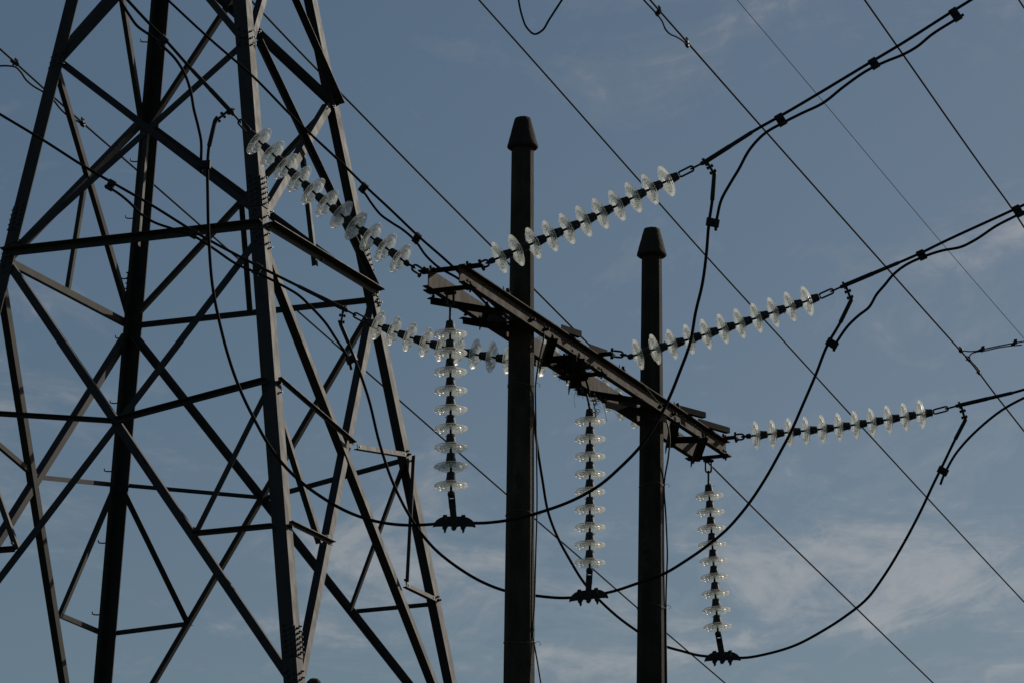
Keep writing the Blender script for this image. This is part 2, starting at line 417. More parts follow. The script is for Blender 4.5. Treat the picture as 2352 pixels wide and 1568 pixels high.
splice('B', 632, 704, 6); splice('C', 62, 108, 3, False); splice('A', 122, 160, 3, False); splice('D', 214, 250, 3, False)
splice('C', 1536, 1580, 3, False)
for f_, a_, b_ in BOLTED:
    p0, n = FACE[f_]; P, Q = on_plane(*a_, p0, n), on_plane(*b_, p0, n); d = (Q - P).normalized()
    for X in (P + d * 0.05, Q - d * 0.05): inst('bolt', BOLTME, X + n * 0.006, n, tower)
for i, yy in enumerate((104, 244, 378, 508, 646, 782, 930, 1086, 1250, 1414)):
    z = zleg('B', yy + 2); P = leg('B', z) - TU * 0.0 - TU * 0.145 - TV * 0.0
    o = -RIGHT
    MB().tube(crom([P + o * -0.01, P + o * 0.055, P + o * 0.074 + ZUP * 0.006, P + o * 0.078 + ZUP * 0.034], 4), 0.0075, 8).build('step_bolt', BOLT, tower)
    P2 = leg('B', z - 0.33) - TV * 0.09 * 0 - TU * 0.02
    inst('bolt', BOLTME, leg('B', z - 0.31) - TV * 0.10 - TU * (LT + 0.0), -TU, tower)
for Lt, yy, e in (('D', 1380, 1), ('C', 1206, 1), ('C', 876, 1), ('D', 1046, 1)):
    z = zleg(Lt, yy); s = SG[Lt]
    inst('bolt', BOLTME, leg(Lt, z) - TU * s[0] * 0.07 - TV * (-s[1]) * 0.0, TV * s[1], tower, scale=1.3)
    inst('bolt', BOLTME, leg(Lt, z) - TU * s[0] * 0.10 + ZUP * 0.03, TV * s[1], tower, scale=1.0)

# ------------------------------------------------------------------ crossarm (two channels around the poles)
S1 = at(1034, 732, 31.0577); S3 = at(1628, 1105, 36.265)
BD_ = V((S3.x - S1.x, S3.y - S1.y, 0)); BLEN = BD_.length; BDIR = BD_.normalized(); BP = V((BDIR.y, -BDIR.x, 0))
ZB = 10.16; CH = 0.14
def bp(s, p, h): return V((S1.x, S1.y, ZB)) + BDIR * s + BP * p + ZUP * h
SPOS = (0.0, 2.76, BLEN)
SA, SB = -0.125, BLEN + 0.10
WEB = 0.122
arm = thing('crossarm', tuple(bp(BLEN / 2, 0, 0)), 'rusty brown double channel crossarm clamped around two concrete poles', 'crossarm')
def channel(p0, sgn):
    w, t = 0.05, 0.008
    poly = [BP * 0, BP * (sgn * w), BP * (sgn * w) + ZUP * t, BP * (sgn * t) + ZUP * t, BP * (sgn * t) + ZUP * (CH - t), BP * (sgn * w) + ZUP * (CH - t), BP * (sgn * w) + ZUP * CH, ZUP * CH]
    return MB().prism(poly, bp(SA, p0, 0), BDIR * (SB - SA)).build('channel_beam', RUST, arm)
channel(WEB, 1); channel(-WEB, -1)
ab = MB(); ab.lathe([(0.017, 0), (0.017, 0.014)], V((0, 0, 0)), V((0, 0, 1)), 6, flat=True); ab.lathe([(0.010, 0.014), (0.010, 0.036)], V((0, 0, 0)), V((0, 0, 1)), 8)
ABOLT = ab.mesh('bolt'); ABOLT.materials.append(PLATE)
for s in SPOS:
    # top strain plate and bottom hanger plate across both channels
    sp_ = MB().box(bp(s - 0.02, 0.02, CH + 0.006), BDIR * 0.05, BP * 0.255, ZUP * 0.005).build('strain_plate', PLATE, arm)
    hp_ = MB().box(bp(s, 0.0, -0.006), BDIR * 0.05, BP * 0.20, ZUP * 0.005).build('hanger_plate', PLATE, arm)
    for q in (-1, 1):
        for ds in (-0.025, 0.03):
            inst('bolt', ABOLT, bp(s + ds, q * 0.15, CH + 0.011), ZUP, sp_)
            inst('bolt', ABOLT, bp(s + ds, q * 0.15, 0.008), ZUP, arm)
            inst('bolt', ABOLT, bp(s + ds, q * 0.15, -0.011), -ZUP, hp_, scale=0.8)
def lace(s0, p0, s1, p1, top=False, w=0.05):
    P, Q = bp(s0, p0, CH + 0.004 if top else -0.004), bp(s1, p1, CH + 0.004 if top else -0.004)
    n = ZUP if top else -ZUP
    MB().angle(P, Q, n, w, 0.006, 1, BDIR if top else -BDIR, 0.0, 0.045).build('lacing_angle', PLATE, arm)
    for X in (P, Q):
        d = (Q - P).normalized() * (0.05 if X is P else -0.05)
        inst('bolt', ABOLT, X + d + ZUP * (0.006 if top else 0.012), ZUP, arm, scale=0.8)
LACE = [((985, 684), (1150, 712), .055), ((1059, 729), (1190, 752), .055), ((1120, 706), (1108, 742), .05),
        ((1270, 777), (1250, 840), .085), ((1255, 820), (1326, 815), .05), ((1331, 822), (1317, 890), .085),
        ((1322, 892), (1472, 916), .055), ((1386, 921), (1525, 956), .055),
        ((1551, 968), (1539, 1026), .085), ((1546, 1004), (1606, 1002), .05), ((1616, 1004), (1597, 1058), .085)]
for i, (a_, b_, w_) in enumerate(LACE):
    zl = ZB - 0.004 - 0.007 * (i % 3); pz = V((0, 0, zl))
    P, Q = on_plane(*a_, pz, ZUP), on_plane(*b_, pz, ZUP)
    MB().angle(P, Q, -ZUP, w_, 0.006, 1, -BDIR, 0.0, 0.058).build('lacing_angle', PLATE, arm)
    for X, d in ((P, 1), (Q, -1)):
        c = X + (Q - P).normalized() * (0.04 * d)
        inst('bolt', ABOLT, V((c.x, c.y, ZB + 0.008)), ZUP, arm, scale=0.8)
for a_, b_ in (((1545, 934), (1617, 953)), ((1600, 967), (1672, 988)), ((1285, 753), (1331, 768)), ((1350, 797), (1390, 811))):
    pz = V((0, 0, ZB + CH + 0.03)); P, Q = on_plane(*a_, pz, ZUP), on_plane(*b_, pz, ZUP)
    P.z = Q.z = ZB + CH + 0.004
    MB().angle(P, Q, ZUP, 0.045, 0.006, 1, -FWD, 0.0, 0.05).build('lacing_angle', PLATE, arm)
for s_ in (0.78, 3.30, 4.62):
    inst('bolt', ABOLT, bp(s_, 0.15, CH), ZUP, arm, scale=1.3)
    MB().tube([bp(s_ - 0.06, 0.14, CH), bp(s_ - 0.06, 0.14, CH + 0.05)], [0.007, 0.003], 6).build('bolt_tail', PLATE, arm)
# ------------------------------------------------------------------ poles
def pole(x_top, y_top, x_bot, zd, label, capw, topw, botw, y_sh):
    # axis from two pixels at the beam's depth
    Pt, Pb = at(x_top, y_sh, zd), None
    d = zd - 0  # keep the axis in one plane of constant Y
    Pb = on_plane(x_bot, 1568, V((0, Pt.y, 0)), V((0, 1, 0)))
    ax = (Pt - Pb).normalized()
    base = Pb - ax * (Pb.z / ax.z)
    zt, zb_ = Pt.z, Pb.z
    rt = topw / 2 * proj(Pt)[2] / F; rb = botw / 2 * proj(Pb)[2] / F
    tap = (rb - rt) / (zt - zb_)
    rg = rt + tap * zt
    t = thing('concrete_pole', tuple(base), label, 'pole', 'poles holding the crossarm')
    L_ = (Pt - base).length
    prof = []
    for i in range(41):
        k = i / 40; prof.append((rg + (rt - rg) * k, L_ * k))
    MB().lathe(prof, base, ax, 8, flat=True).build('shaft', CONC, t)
    top = on_plane(x_top, y_top, V((0, Pt.y, 0)), V((0, 1, 0)))
    H = (top - Pt).length; rc = capw / 2 * zd / F; r0 = 18.5 * zd / F
    cap = [(rt + 0.002, -0.003), (rc * 0.90, 0.0), (rc, 0.012), (rc * 0.99, 0.024)]
    for i in range(1, 9):
        k = i / 8; cap.append((rc * 0.98 + (r0 - rc * 0.98) * k, 0.024 + (H - 0.034) * k))
    cap += [(r0 * 0.9, H - 0.004), (r0 * 0.6, H), (0.002, H + 0.002)]
    mb = MB().lathe(cap, Pt, ax, 36)
    for v in mb.v:
        v += V((random.uniform(-1, 1), random.uniform(-1, 1), random.uniform(-1, 1))) * 0.0016
    mb.build('cap', CONC, t)
    return t, base, ax, rg, tap
def beam_s_for_x(x):
    lo, hi = -1.0, 7.0
    for _ in range(50):
        m = (lo + hi) / 2
        if proj(bp(m, 0, CH / 2))[0] < x: lo = m
        else: hi = m
    return m
sp1, sp2 = beam_s_for_x(1199), beam_s_for_x(1496.5)
zp1, zp2 = proj(bp(sp1, 0, CH / 2))[2], proj(bp(sp2, 0, CH / 2))[2]
def depth_at_y(zref, sp, y):       # camera depth of a pixel on the upright plane through the pole
    Y = bp(sp, 0, 0).y
    return proj(on_plane(1190, y, V((0, Y, 0)), V((0, 1, 0))))[2]
P1 = pole(1200.5, 271, 1192, depth_at_y(zp1, sp1, 342), 'nearer weathered concrete pole with a conical cap, left of the two', 72, 51, 72, 342)
P2 = pole(1497, 525, 1495.5, depth_at_y(zp2, sp2, 590), 'farther weathered concrete pole with a conical cap, right of the two', 69, 46, 67, 590)
def on_pole(P, x, y, out=0.0):      # point beside the pole axis at pixel, at the pole's depth, nudged towards camera
    Y = P[1].y
    q = on_plane(x, y, V((0, Y, 0)), V((0, 1, 0)))
    return q + V((0, -out, 0))
# through bolts clamping channels to poles
for s in (sp1 - 0.15, sp1 + 0.15, sp2 - 0.15, sp2 + 0.15):
    MB().tube([bp(s, -WEB - 0.05, CH * 0.5), bp(s, WEB + 0.05, CH * 0.5)], 0.01, 8).build('clamp_rod', PLATE, arm)
    inst('bolt', ABOLT, bp(s, WEB + 0.008, CH * 0.5), BP, arm, scale=1.2)

def tie_loop(P, y, parent, tail=True):
    c = on_plane(proj(P[1] + P[2] * 5)[0], y, V((0, P[1].y, 0)), V((0, 1, 0)))
    k = (c.z - P[1].z) / P[2].z; c = P[1] + P[2] * k
    r = P[3] - P[4] * k + 0.004
    pts = [c + V((math.cos(a) * r, math.sin(a) * r, 0.012 * math.sin(2 * a + y))) for a in [2 * math.pi * i / 28 for i in range(28)]]
    tw = MB().tube(pts, 0.0022, 6, closed=True).build('tie_wire', TIE, parent)
    if tail:
        q = c + V((r, -0.02, 0))
        MB().tube(crom([q, q + V((0.02, -0.02, 0.012)), q + V((0.045, -0.02, -0.006)), q + V((0.03, -0.03, -0.02))], 4), 0.002, 6).build('tie_tail', TIE, tw)
def pole_cable(P, pix, label, r, ties):
    pts = [on_pole(P, x, y, o) for x, y, o in pix]
    k = 0
    p = pts[-1].copy()
    base = V((p.x, p.y, 0)); 
    t = thing('earth_cable', tuple(base), label, 'cable', 'cables running down the poles')
    pts.append(V((p.x - 0.02, p.y, p.z - 1.0))); pts.append(V((P[1].x + P[3] + 0.005, p.y, 0.0)))
    MB().tube(crom(pts, 5), r, 8).build('cable_run', BLACKC, t)
    for y in ties: tie_loop(P, y, t)
pole_cable(P1, [(1250, 772, .14), (1248, 790, .13), (1243, 812, .12), (1236, 846, .08), (1230, 890, .03), (1230, 920, .0), (1232, 1010, .0), (1233.5, 1176, .0), (1231, 1260, .02), (1227, 1400, .04), (1224, 1464, .05), (1229, 1491, .04), (1236, 1530, .03), (1242, 1568, .03)],
           'thin dark cable tied down the right side of the nearer pole', 0.0065, (886, 1180, 1478))
pole_cable(P2, [(1519, 950, .1), (1526, 962, .1), (1532, 979, .09), (1537, 1004, .07), (1535, 1049, .04), (1527, 1097, .0), (1525.5, 1117, .0), (1529, 1176, .0), (1531.5, 1226, .0), (1533, 1276, .0), (1531, 1326, .0), (1529.5, 1391, .0), (1531, 1568, .0)],
           'bowed dark cable tied down the right side of the farther pole', 0.0075, (1116, 1394))

# ------------------------------------------------------------------ insulators
gp = [(0.030, 0.030), (0.046, 0.031), (0.052, 0.024), (0.070, 0.020), (0.090, 0.016), (0.108, 0.010), (0.120, 0.004), (0.1262, -0.001), (0.1278, -0.006), (0.1262, -0.0105), (0.122, -0.0115), (0.116, -0.008), (0.105, -0.0035), (0.0975, -0.002),
      (0.0945, -0.008), (0.0935, -0.026), (0.0915, -0.0305), (0.0885, -0.0315), (0.0860, -0.028), (0.0835, -0.006), (0.080, 0.0), (0.068, 0.003), (0.0640, -0.002), (0.0628, -0.016), (0.0605, -0.0205), (0.0575, -0.019), (0.0555, -0.002), (0.052, 0.004), (0.034, 0.006), (0.020, 0.004), (0.014, 0.010), (0.014, 0.030)]
_g = crom([V((r, z, 0)) for r, z in gp + gp[:1]], 3)[:-1]
gm = MB().lathe([(p.x, p.y) for p in _g], V((0, 0, 0)), V((0, 0, 1)), 128, closed=True); GLASSME = gm.mesh('glass_disc'); GLASSME.materials.append(GLASS)
cp = [(0.010, 0.012), (0.0395, 0.022), (0.0405, 0.028), (0.0385, 0.034), (0.0395, 0.040), (0.036, 0.047), (0.0365, 0.054), (0.034, 0.062), (0.0325, 0.080), (0.031, 0.092), (0.026, 0.098), (0.014, 0.100), (0.002, 0.100)]
cmb = MB().lathe(cp, V((0, 0, 0)), V((0, 0, 1)), 24)
cmb.tube([V((0.024, 0.006, 0.084)), V((0.043, 0.008, 0.084))], 0.003, 6)
CAPME = cmb.mesh('metal_cap'); CAPME.materials.append(CAPM)
pm = MB().lathe([(0.009, -0.052), (0.009, 0.012), (0.013, 0.016)], V((0, 0, 0)), V((0, 0, 1)), 10); PINME = pm.mesh('pin'); PINME.materials.append(FIT)
PITCHU = 0.148
def unit(parent, P, ax):
    rf = V((random.uniform(-1, 1), random.uniform(-1, 1), random.uniform(-1, 1)))
    inst('glass_disc', GLASSME, P, ax, parent, rf); inst('metal_cap', CAPME, P, ax, parent, rf); inst('pin', PINME, P, ax, parent, rf)
def oval(P, Q, side, w, r, mb=None):
    mb = mb or MB(); a = (Q - P); L_ = a.length; a = a / L_; s = perp(a, side); pts = []
    R_ = w / 2
    for i in range(10):
        th = math.pi / 2 + math.pi * i / 9; pts.append(P + a * (R_ + math.cos(th) * R_) + s * (math.sin(th) * R_))
    for i in range(10):
        th = -math.pi / 2 + math.pi * i / 9; pts.append(Q - a * R_ + a * (math.cos(th) * R_) + s * (math.sin(th) * R_))
    return mb.tube(pts, r, 8, closed=True)
def shackle(P, Q, side, bolt_dir, w=0.05, r=0.0085):
    # U opening at P with a bolt, bow at Q
    a = (Q - P).normalized(); s = perp(a, side); L_ = (Q - P).length; R_ = w / 2; pts = [P + s * R_]
    pts.append(P + s * R_ + a * (L_ - R_))
    for i in range(1, 9):
        th = math.pi / 2 - math.pi * i / 9; pts.append(Q - a * R_ + a * (math.cos(th) * R_) + s * (math.sin(th) * R_))
    pts.append(P - s * R_ + a * (L_ - R_)); pts.append(P - s * R_)
    mb = MB().tube(pts, r, 8)
    mb.tube([P - s * (R_ + 0.022), P + s * (R_ + 0.022)], 0.007, 8)
    for k in (-1, 1): mb.lathe([(0.013, 0), (0.013, 0.012)], P + s * (k * (R_ + 0.008)), s * k, 6, flat=True); mb.lathe([(0.014, -0.007), (0.014, 0.007)], P + s * (k * R_), s, 10)
    return mb

def curve_pts(ctrl, n, z0, z1):
    # n points at equal pixel spacing along a smooth pixel curve, depth linear z0..z1
    d = crom([V((x, y, 0)) for x, y in ctrl], 24); L_ = [0.0]
    for a, b in zip(d, d[1:]): L_.append(L_[-1] + (b - a).length)
    out = []
    for i in range(n):
        t = L_[-1] * i / (n - 1); k = max(j for j in range(len(L_)) if L_[j] <= t + 1e-9); k = min(k, len(d) - 2)
        q = d[k].lerp(d[k + 1], (t - L_[k]) / max(L_[k + 1] - L_[k], 1e-9)); out.append((q.x, q.y, z0 + (z1 - z0) * i / (n - 1)))
    return out
def strain_string(label, attach, ctrl, w, group):
    za = proj(attach)[2]
    z0 = za + w * 0.22; z1 = z0 + 10 * PITCHU * w
    pix = curve_pts(ctrl, 11, z0, z1); pts = [at(*p) for p in pix]
    t = thing('insulator_string', tuple(attach), label, 'insulator', group)
    for i, P in enumerate(pts):
        a = (pts[min(i + 1, 10)] - pts[max(i - 1, 0)]).normalized(); unit(t, P, a)
    a0 = (pts[0] - attach).normalized(); L0 = (pts[0] - attach).length; ax0 = (pts[1] - pts[0]).normalized()
    sock = pts[0] - ax0 * 0.05
    bow = attach.lerp(sock, 0.48)
    shackle(attach, bow + (sock - attach).normalized() * 0.01, ZUP, None).build('shackle', FIT, t)
    side = a0.cross(ZUP).normalized()
    mb = oval(bow - a0 * 0.012, attach.lerp(sock, 0.70), side, 0.034, 0.0075)
    mb.tube([attach.lerp(sock, 0.68), sock - ax0 * 0.03], 0.010, 8)
    mb.lathe([(0.010, -0.045), (0.022, -0.036), (0.024, -0.012), (0.021, 0.0), (0.01, 0.003)], sock, ax0, 14)
    mb.build('socket_eye', FIT, t)
    return t, pts
JG = 'strain insulator strings pulling away from the crossarm'
def att(k, side): return bp(SPOS[k] - 0.02, side * (0.265 if side > 0 else 0.225), CH + 0.006)
WJ = (0.22, 0.15, 0.07); WI = (0.30, 0.27, 0.40)
J1, J1p = strain_string('upper right glass strain string, nearest of three pulling right over the nearer pole', att(0, 1), [(1149, 591), (1344, 507), (1532, 416)], WJ[0], JG)
J2, J2p = strain_string('middle right glass strain string passing across the farther pole below its cap', att(1, 1), [(1467, 813), (1661, 755), (1855, 691)], WJ[1], JG)
J3, J3p = strain_string('lower right glass strain string leaving the far end of the crossarm', att(2, 1), [(1737.5, 999), (1926, 980), (2117, 950)], WJ[2], JG)
I1, I1p = strain_string('steep upper left glass strain string in front of the lattice tower', att(0, -1), [(918.5, 593), (749, 466), (594, 324)], WI[0], JG)
I2, I2p = strain_string('lower left glass strain string running behind the nearer pole', att(1, -1), [(1243, 831), (1163, 824), (1088, 813), (975, 785), (867, 747)], WI[1], JG)
I3, I3p = strain_string('glass strain string mostly hidden behind and beneath the crossarm', att(2, -1), [(1531, 988), (1462, 950), (1405, 914), (1290, 835), (1233, 793)], WI[2], JG)

# ------------------------------------------------------------------ conductors
CG = 'conductors strained off the crossarm'
def path3(pix, z0, z1):
    d = [0.0]
    for a, b in zip(pix, pix[1:]): d.append(d[-1] + math.hypot(b[0] - a[0], b[1] - a[1]))
    return [at(x, y, z0 + (z1 - z0) * k / d[-1]) for (x, y), k in zip(pix, d)]
def grow(z0, w, pix):       # depth at the far end of a pixel path leaving at slope w
    L_ = sum(math.hypot(b[0] - a[0], b[1] - a[1]) for a, b in zip(pix, pix[1:]))
    return z0 + w / math.sqrt(1 - w * w) * L_ * z0 / F
RC = 0.0118
def pg_clamp(parent, P, Q1, d, off):
    # block gripping two cables: at P (axis d) with the second cable at P+off
    d = d.normalized(); o = off; on = o.normalized() if o.length > 1e-6 else perp(d)
    n = d.cross(on).normalized(); hw = max(o.length, 0.034) / 2 + 0.021
    c = P + o / 2
    mb = MB().box(c, d * 0.031, on * hw, n * 0.014)
    mb.box(c, d * 0.026, on * (hw - 0.008), n * 0.024)
    mb.lathe([(0.012, 0), (0.012, 0.014)], c + n * 0.022, n, 6, flat=True); mb.lathe([(0.012, 0), (0.012, 0.016)], c - n * 0.022, -n, 6, flat=True)
    mb.lathe([(0.007, 0), (0.007, 0.016)], c - n * 0.034, -n, 8)
    return mb.build('groove_clamp', FIT, parent)
def conductor(label, pts, w, tube_pix, cond_pix, pad):
    # pts: disc centres of its string
    zl = proj(pts[-1])[2]; axl = (pts[-1] - pts[-2]).normalized(); capend = pts[-1] + axl * 0.096
    z0 = zl + w * 0.3; pix = [tube_pix[0]] + [tube_pix[1]] + cond_pix
    z1 = grow(z0, w, pix); P = path3(pix, z0, z1)
    t = thing('conductor', tuple(P[0]), label, 'cable', CG)
    mb = MB(); q = P[0]; a = (q - capend).normalized(); gap = (q - capend).length
    side = RIGHT.cross(a).cross(a)
    m1 = capend.lerp(q, 0.52)
    mb.tube([capend - axl * 0.01, capend + a * 0.018], 0.008, 8)
    oval(capend + a * 0.008, m1 + a * 0.008, UP, 0.040, 0.0078, mb)
    mb.build('chain_link', FIT, t)
    mb = MB(); 
    oval(m1 - a * 0.014, q - a * 0.022, FWD, 0.030, 0.0078, mb)
    mb.lathe([(0.017, -0.02), (0.017, 0.02)], q - a * 0.032, perp(a, FWD), 10); mb.build('clevis_link', FIT, t)
    d = (P[1] - P[0]).normalized(); Lt_ = (P[1] - P[0]).length
    mb = MB().lathe([(0.012, -0.03), (0.0185, 0.0), (0.0185, Lt_ * 0.5), (0.0165, Lt_ * 0.52), (0.0158, Lt_ * 0.96), (0.0135, Lt_)], P[0], d, 14)
    mb.box(P[0] - d * 0.012, d * 0.006, perp(d, UP) * 0.032, d.cross(perp(d, UP)) * 0.02)
    dc = mb.build('dead_end_clamp', FIT, t)
    cp_ = [P[0].lerp(P[1], 0.9)] + P[1:]
    dd = (P[-1] - P[-2]).normalized(); cp_ += [P[-1] + dd * 10 + ZUP * 0.15, P[-1] + dd * 30 + ZUP * 1.2]     # the span goes on
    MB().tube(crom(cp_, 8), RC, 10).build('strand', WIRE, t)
    zp = proj(P[0])[2]; pa, pb = at(*pad[0], zp), at(*pad[1], zp)
    pd = (pb - pa).normalized(); pn = perp(pd, RIGHT)
    pt = MB().box((pa + pb) / 2, (pb - pa) / 2, pn * 0.0085, pd.cross(pn) * 0.022).build('jumper_pad', FIT, t)
    for k in (0.45, 0.82):
        c = pa.lerp(pb, k); bb = MB()
        bb.tube([c - pn * 0.028, c + pn * 0.028], 0.007, 8)
        for s in (-1, 1): bb.lathe([(0.0135, 0), (0.0135, 0.014)], c + pn * (s * 0.012), pn * s, 6, flat=True)
        bb.build('pad_bolt', FIT, pt)
    return t, P, z0, z1
Jc1, J1P, J1z0, J1z1 = conductor('conductor rising to the top right from the nearest strain string', J1p, WJ[0], [(1622, 371), (1729, 303)], [(1789, 269), (2004, 141), (2061, 107), (2189, 26), (2231, 0), (2420, -118)], [(1622, 370), (1641, 401)])
Jc2, J2P, J2z0, J2z1 = conductor('conductor leaving the right edge at mid height from the middle strain string', J2p, WJ[1], [(1942, 655), (2066, 603)], [(2114, 582), (2161, 559), (2324, 484), (2352, 471), (2520, 394)], [(1941, 653), (1955, 690)])
Jc3, J3P, J3z0, J3z1 = conductor('lowest right conductor leaving the right edge from the far end string', J3p, WJ[2], [(2207, 929), (2327, 901)], [(2352, 894), (2520, 850)], [(2206, 926), (2217, 964)])
Ic1, I1P, I1z0, I1z1 = conductor('steep conductor climbing to the top left in front of the tower', I1p, WI[0], [(528, 254), (440, 160)], [(382, 95), (345, 57), (292, 0), (190, -112)], [(527, 253), (495, 279)])
Ic2, I2P, I2z0, I2z1 = conductor('conductor sloping up to the left edge across the tower', I2p, WI[1], [(788, 709), (684, 657)], [(594, 612), (447, 533), (352, 474), (265, 424), (207, 391), (100, 323), (0, 263), (-170, 160)], [(789, 708), (783, 746)])
Ic3, I3P, I3z0, I3z1 = conductor('conductor climbing left from behind the crossarm up past the tower', I3p, WI[2], [(1188, 750), (1105, 672)], [(1055, 627), (1035, 608), (960, 542), (895, 480), (838, 427), (795, 385), (670, 267), (585, 180), (482, 90), (385, 0), (270, -110)], [(1189, 752), (1202, 795)])

# ------------------------------------------------------------------ hanging strings with suspension clamps
def hang(k, label, d0, d1, clamp_pix, tang):
    top = bp(SPOS[k], 0.0, -0.011)
    Y = top.y
    P0 = on_plane(*d0, V((0, Y, 0)), V((0, 1, 0))); P1 = on_plane(*d1, V((0, Y, 0)), V((0, 1, 0)))
    t = thing('insulator_string', tuple(top), label, 'insulator', 'hanging strings under the crossarm')
    ax = (P0 - P1).normalized(); pts = [P0.lerp(P1, i / 8) for i in range(9)]
    for p in pts: unit(t, p, ax)
    captop = pts[0] + ax * 0.098; a = (captop - top).normalized(); L_ = (captop - top).length
    MB().box(top - ZUP * 0.02, BDIR * 0.006, BP * 0.022, ZUP * 0.022).build('hanger_lug', PLATE, t)
    shackle(top - ZUP * 0.025, top + a * (L_ * 0.55), RIGHT, None, 0.05).build('shackle', FIT, t)
    mb = oval(top + a * (L_ * 0.5), top + a * (L_ * 0.86), FWD, 0.028, 0.0085)
    mb.tube([top + a * (L_ * 0.84), captop - a * -0.01], 0.010, 8); mb.build('ball_eye', FIT, t)
    CPT = on_plane(*clamp_pix, V((0, Y, 0)), V((0, 1, 0)))
    st = pts[-1] - ax * 0.055; b = (CPT - st).normalized()
    mb = MB().lathe([(0.008, 0.012), (0.022, 0.006), (0.029, -0.010), (0.027, -0.026), (0.014, -0.038)], st, -b, 16)
    mb.build('socket', FIT, t)
    mb = MB(); e = perp(b, RIGHT); n2 = b.cross(e)
    for s in (-1, 1):
        mb.box(st + b * 0.075 + e * (s * 0.020), b * 0.045, e * 0.006, n2 * 0.010)
    mb.box(st + b * 0.034, b * 0.008, e * 0.024, n2 * 0.012)
    mb.build('clevis', FIT, t)
    Ls = (CPT - st).length
    mb = MB()
    for s in (-1, 1): mb.box(st + b * (0.066 + (Ls - 0.066) / 2 + 0.012) + n2 * (s * 0.03), b * ((Ls - 0.03) / 2), e * 0.024, n2 * 0.004)
    mb.box(st + b * 0.075, b * 0.018, e * 0.022, n2 * 0.034)
    mb.build('strap', FIT, t)
    # boat-shaped clamp body along the cable direction
    td = tang.normalized(); uu = perp(td, ZUP); nn = td.cross(uu)
    prof = [(-.158, -.034), (-.150, -.006), (-.130, .016), (-.105, .032), (-.07, .042), (.07, .042), (.105, .032), (.130, .016), (.150, -.006), (.158, -.034), (.140, -.028), (.10, -.026), (-.10, -.026), (-.140, -.028)]
    body = MB().prism([td * x + uu * y for x, y in prof], CPT - nn * 0.024, nn * 0.048).build('clamp_body', FIT, t)
    for x in (-.068, .068):
        mb = MB()
        for s in (-1, 1): mb.tube([CPT + td * x + nn * (s * 0.026) + uu * 0.045, CPT + td * x + nn * (s * 0.026) - uu * 0.072], 0.007, 8); mb.lathe([(0.013, 0), (0.013, 0.016)], CPT + td * x + nn * (s * 0.026) - uu * 0.05, uu, 6, flat=True)
        mb.box(CPT + td * x + uu * 0.046, td * 0.014, nn * 0.034, uu * 0.006); mb.box(CPT + td * x - uu * 0.034, td * 0.018, nn * 0.034, uu * 0.006)
        mb.build('u_bolt', FIT, body)
    MB().lathe([(0.019, -0.038), (0.019, 0.038)], CPT - uu * 0.036, nn, 12).build('pivot_pin', FIT, body)
    return t, CPT
TG = RIGHT * 0.985 + V((0, 0.1, 0.02))
H1, C1 = hang(0, 'nearest hanging glass insulator string, left of the nearer pole', (1034, 766), (1036, 1113), (1043, 1199), TG)
H2, C2 = hang(1, 'middle hanging glass insulator string between the two poles', (1355, 966), (1354.5, 1290), (1351, 1367), TG + UP * 0.1)
H3, C3 = hang(2, 'far right hanging glass insulator string, slightly slanted, at the crossarm end', (1629, 1137), (1648, 1437), (1659, 1508), TG + UP * 0.03)

# ------------------------------------------------------------------ jumpers (cables looping below the crossarm)
def jumper(label, right_pix, clampP, left_pix, zr, zl, n_tube=2):
    zc = proj(clampP)[2]; cxp = proj(clampP)[:2]
    A = path3(right_pix + [cxp], zr, zc); B = path3([cxp] + left_pix, zc, zl)
    t = thing('jumper_cable', tuple(clampP), label, 'cable', 'jumper cables looping under the crossarm')
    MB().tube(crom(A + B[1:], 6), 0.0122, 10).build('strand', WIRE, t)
    for P, Q in ((A[0], A[1]), (B[-1], B[-2])):
        d = (Q - P).normalized(); L_ = (Q - P).length
        MB().lathe([(0.014, -0.02), (0.0175, 0.0), (0.0175, L_ * 0.97), (0.0145, L_)], P, d, 12).build('terminal_sleeve', FIT, t)
    return t, A, B
def zmid(P): return proj(P)[2]
JJ1, A1, B1 = jumper('long jumper cable looping in front of the tower through the nearest hanging string',
  [(1641, 401), (1636, 461), (1628, 517), (1623, 579), (1613, 654), (1598, 717), (1586, 784), (1561, 854), (1533, 922), (1508, 969), (1471, 1024), (1426, 1071), (1376, 1114), (1313, 1149), (1248, 1173), (1176, 1192), (1110, 1200)],
  C1, [(975, 1204), (938, 1205), (863, 1196), (800, 1175), (738, 1140), (693, 1107), (645, 1059), (613, 1014), (588, 969), (550, 890), (515, 784), (507, 752), (490, 670), (480, 554), (477, 442), (476.5, 392), (480, 337), (494, 279)], J1z0, I1z0)
JJ2, A2, B2 = jumper('jumper cable hanging from the middle string, passing behind the nearer pole',
  [(1955, 690), (1930, 741), (1901, 791), (1874, 859), (1846, 924), (1814, 996), (1789, 1043), (1764, 1088), (1704, 1176), (1673, 1211), (1626, 1251), (1576, 1286), (1526, 1316), (1463, 1339), (1400, 1359)],
  C2, [(1296, 1372), (1231, 1367), (1158, 1355), (1113, 1338), (1050, 1301), (1000, 1261), (963, 1218), (934, 1172), (898, 1096), (873, 1021), (845, 909), (828, 859), (813, 821), (800, 786), (783, 746)], J2z0, I2z0)
JJ3, A3, B3 = jumper('jumper cable hanging from the far right string in a wide curve',
  [(2217, 964), (2194, 1008), (2164, 1070), (2149, 1100), (2112, 1178), (2076, 1246), (2026, 1328), (1994, 1371), (1939, 1416), (1889, 1448), (1826, 1481), (1764, 1500), (1715, 1509)],
  C3, [(1600, 1503), (1570, 1495), (1528, 1483), (1494, 1467), (1462, 1447), (1416, 1413), (1376, 1376), (1343, 1339), (1308, 1283), (1281, 1233), (1260, 1178), (1246, 1101), (1232, 1009), (1222, 920), (1211, 840), (1202, 795)], J3z0, I3z0)

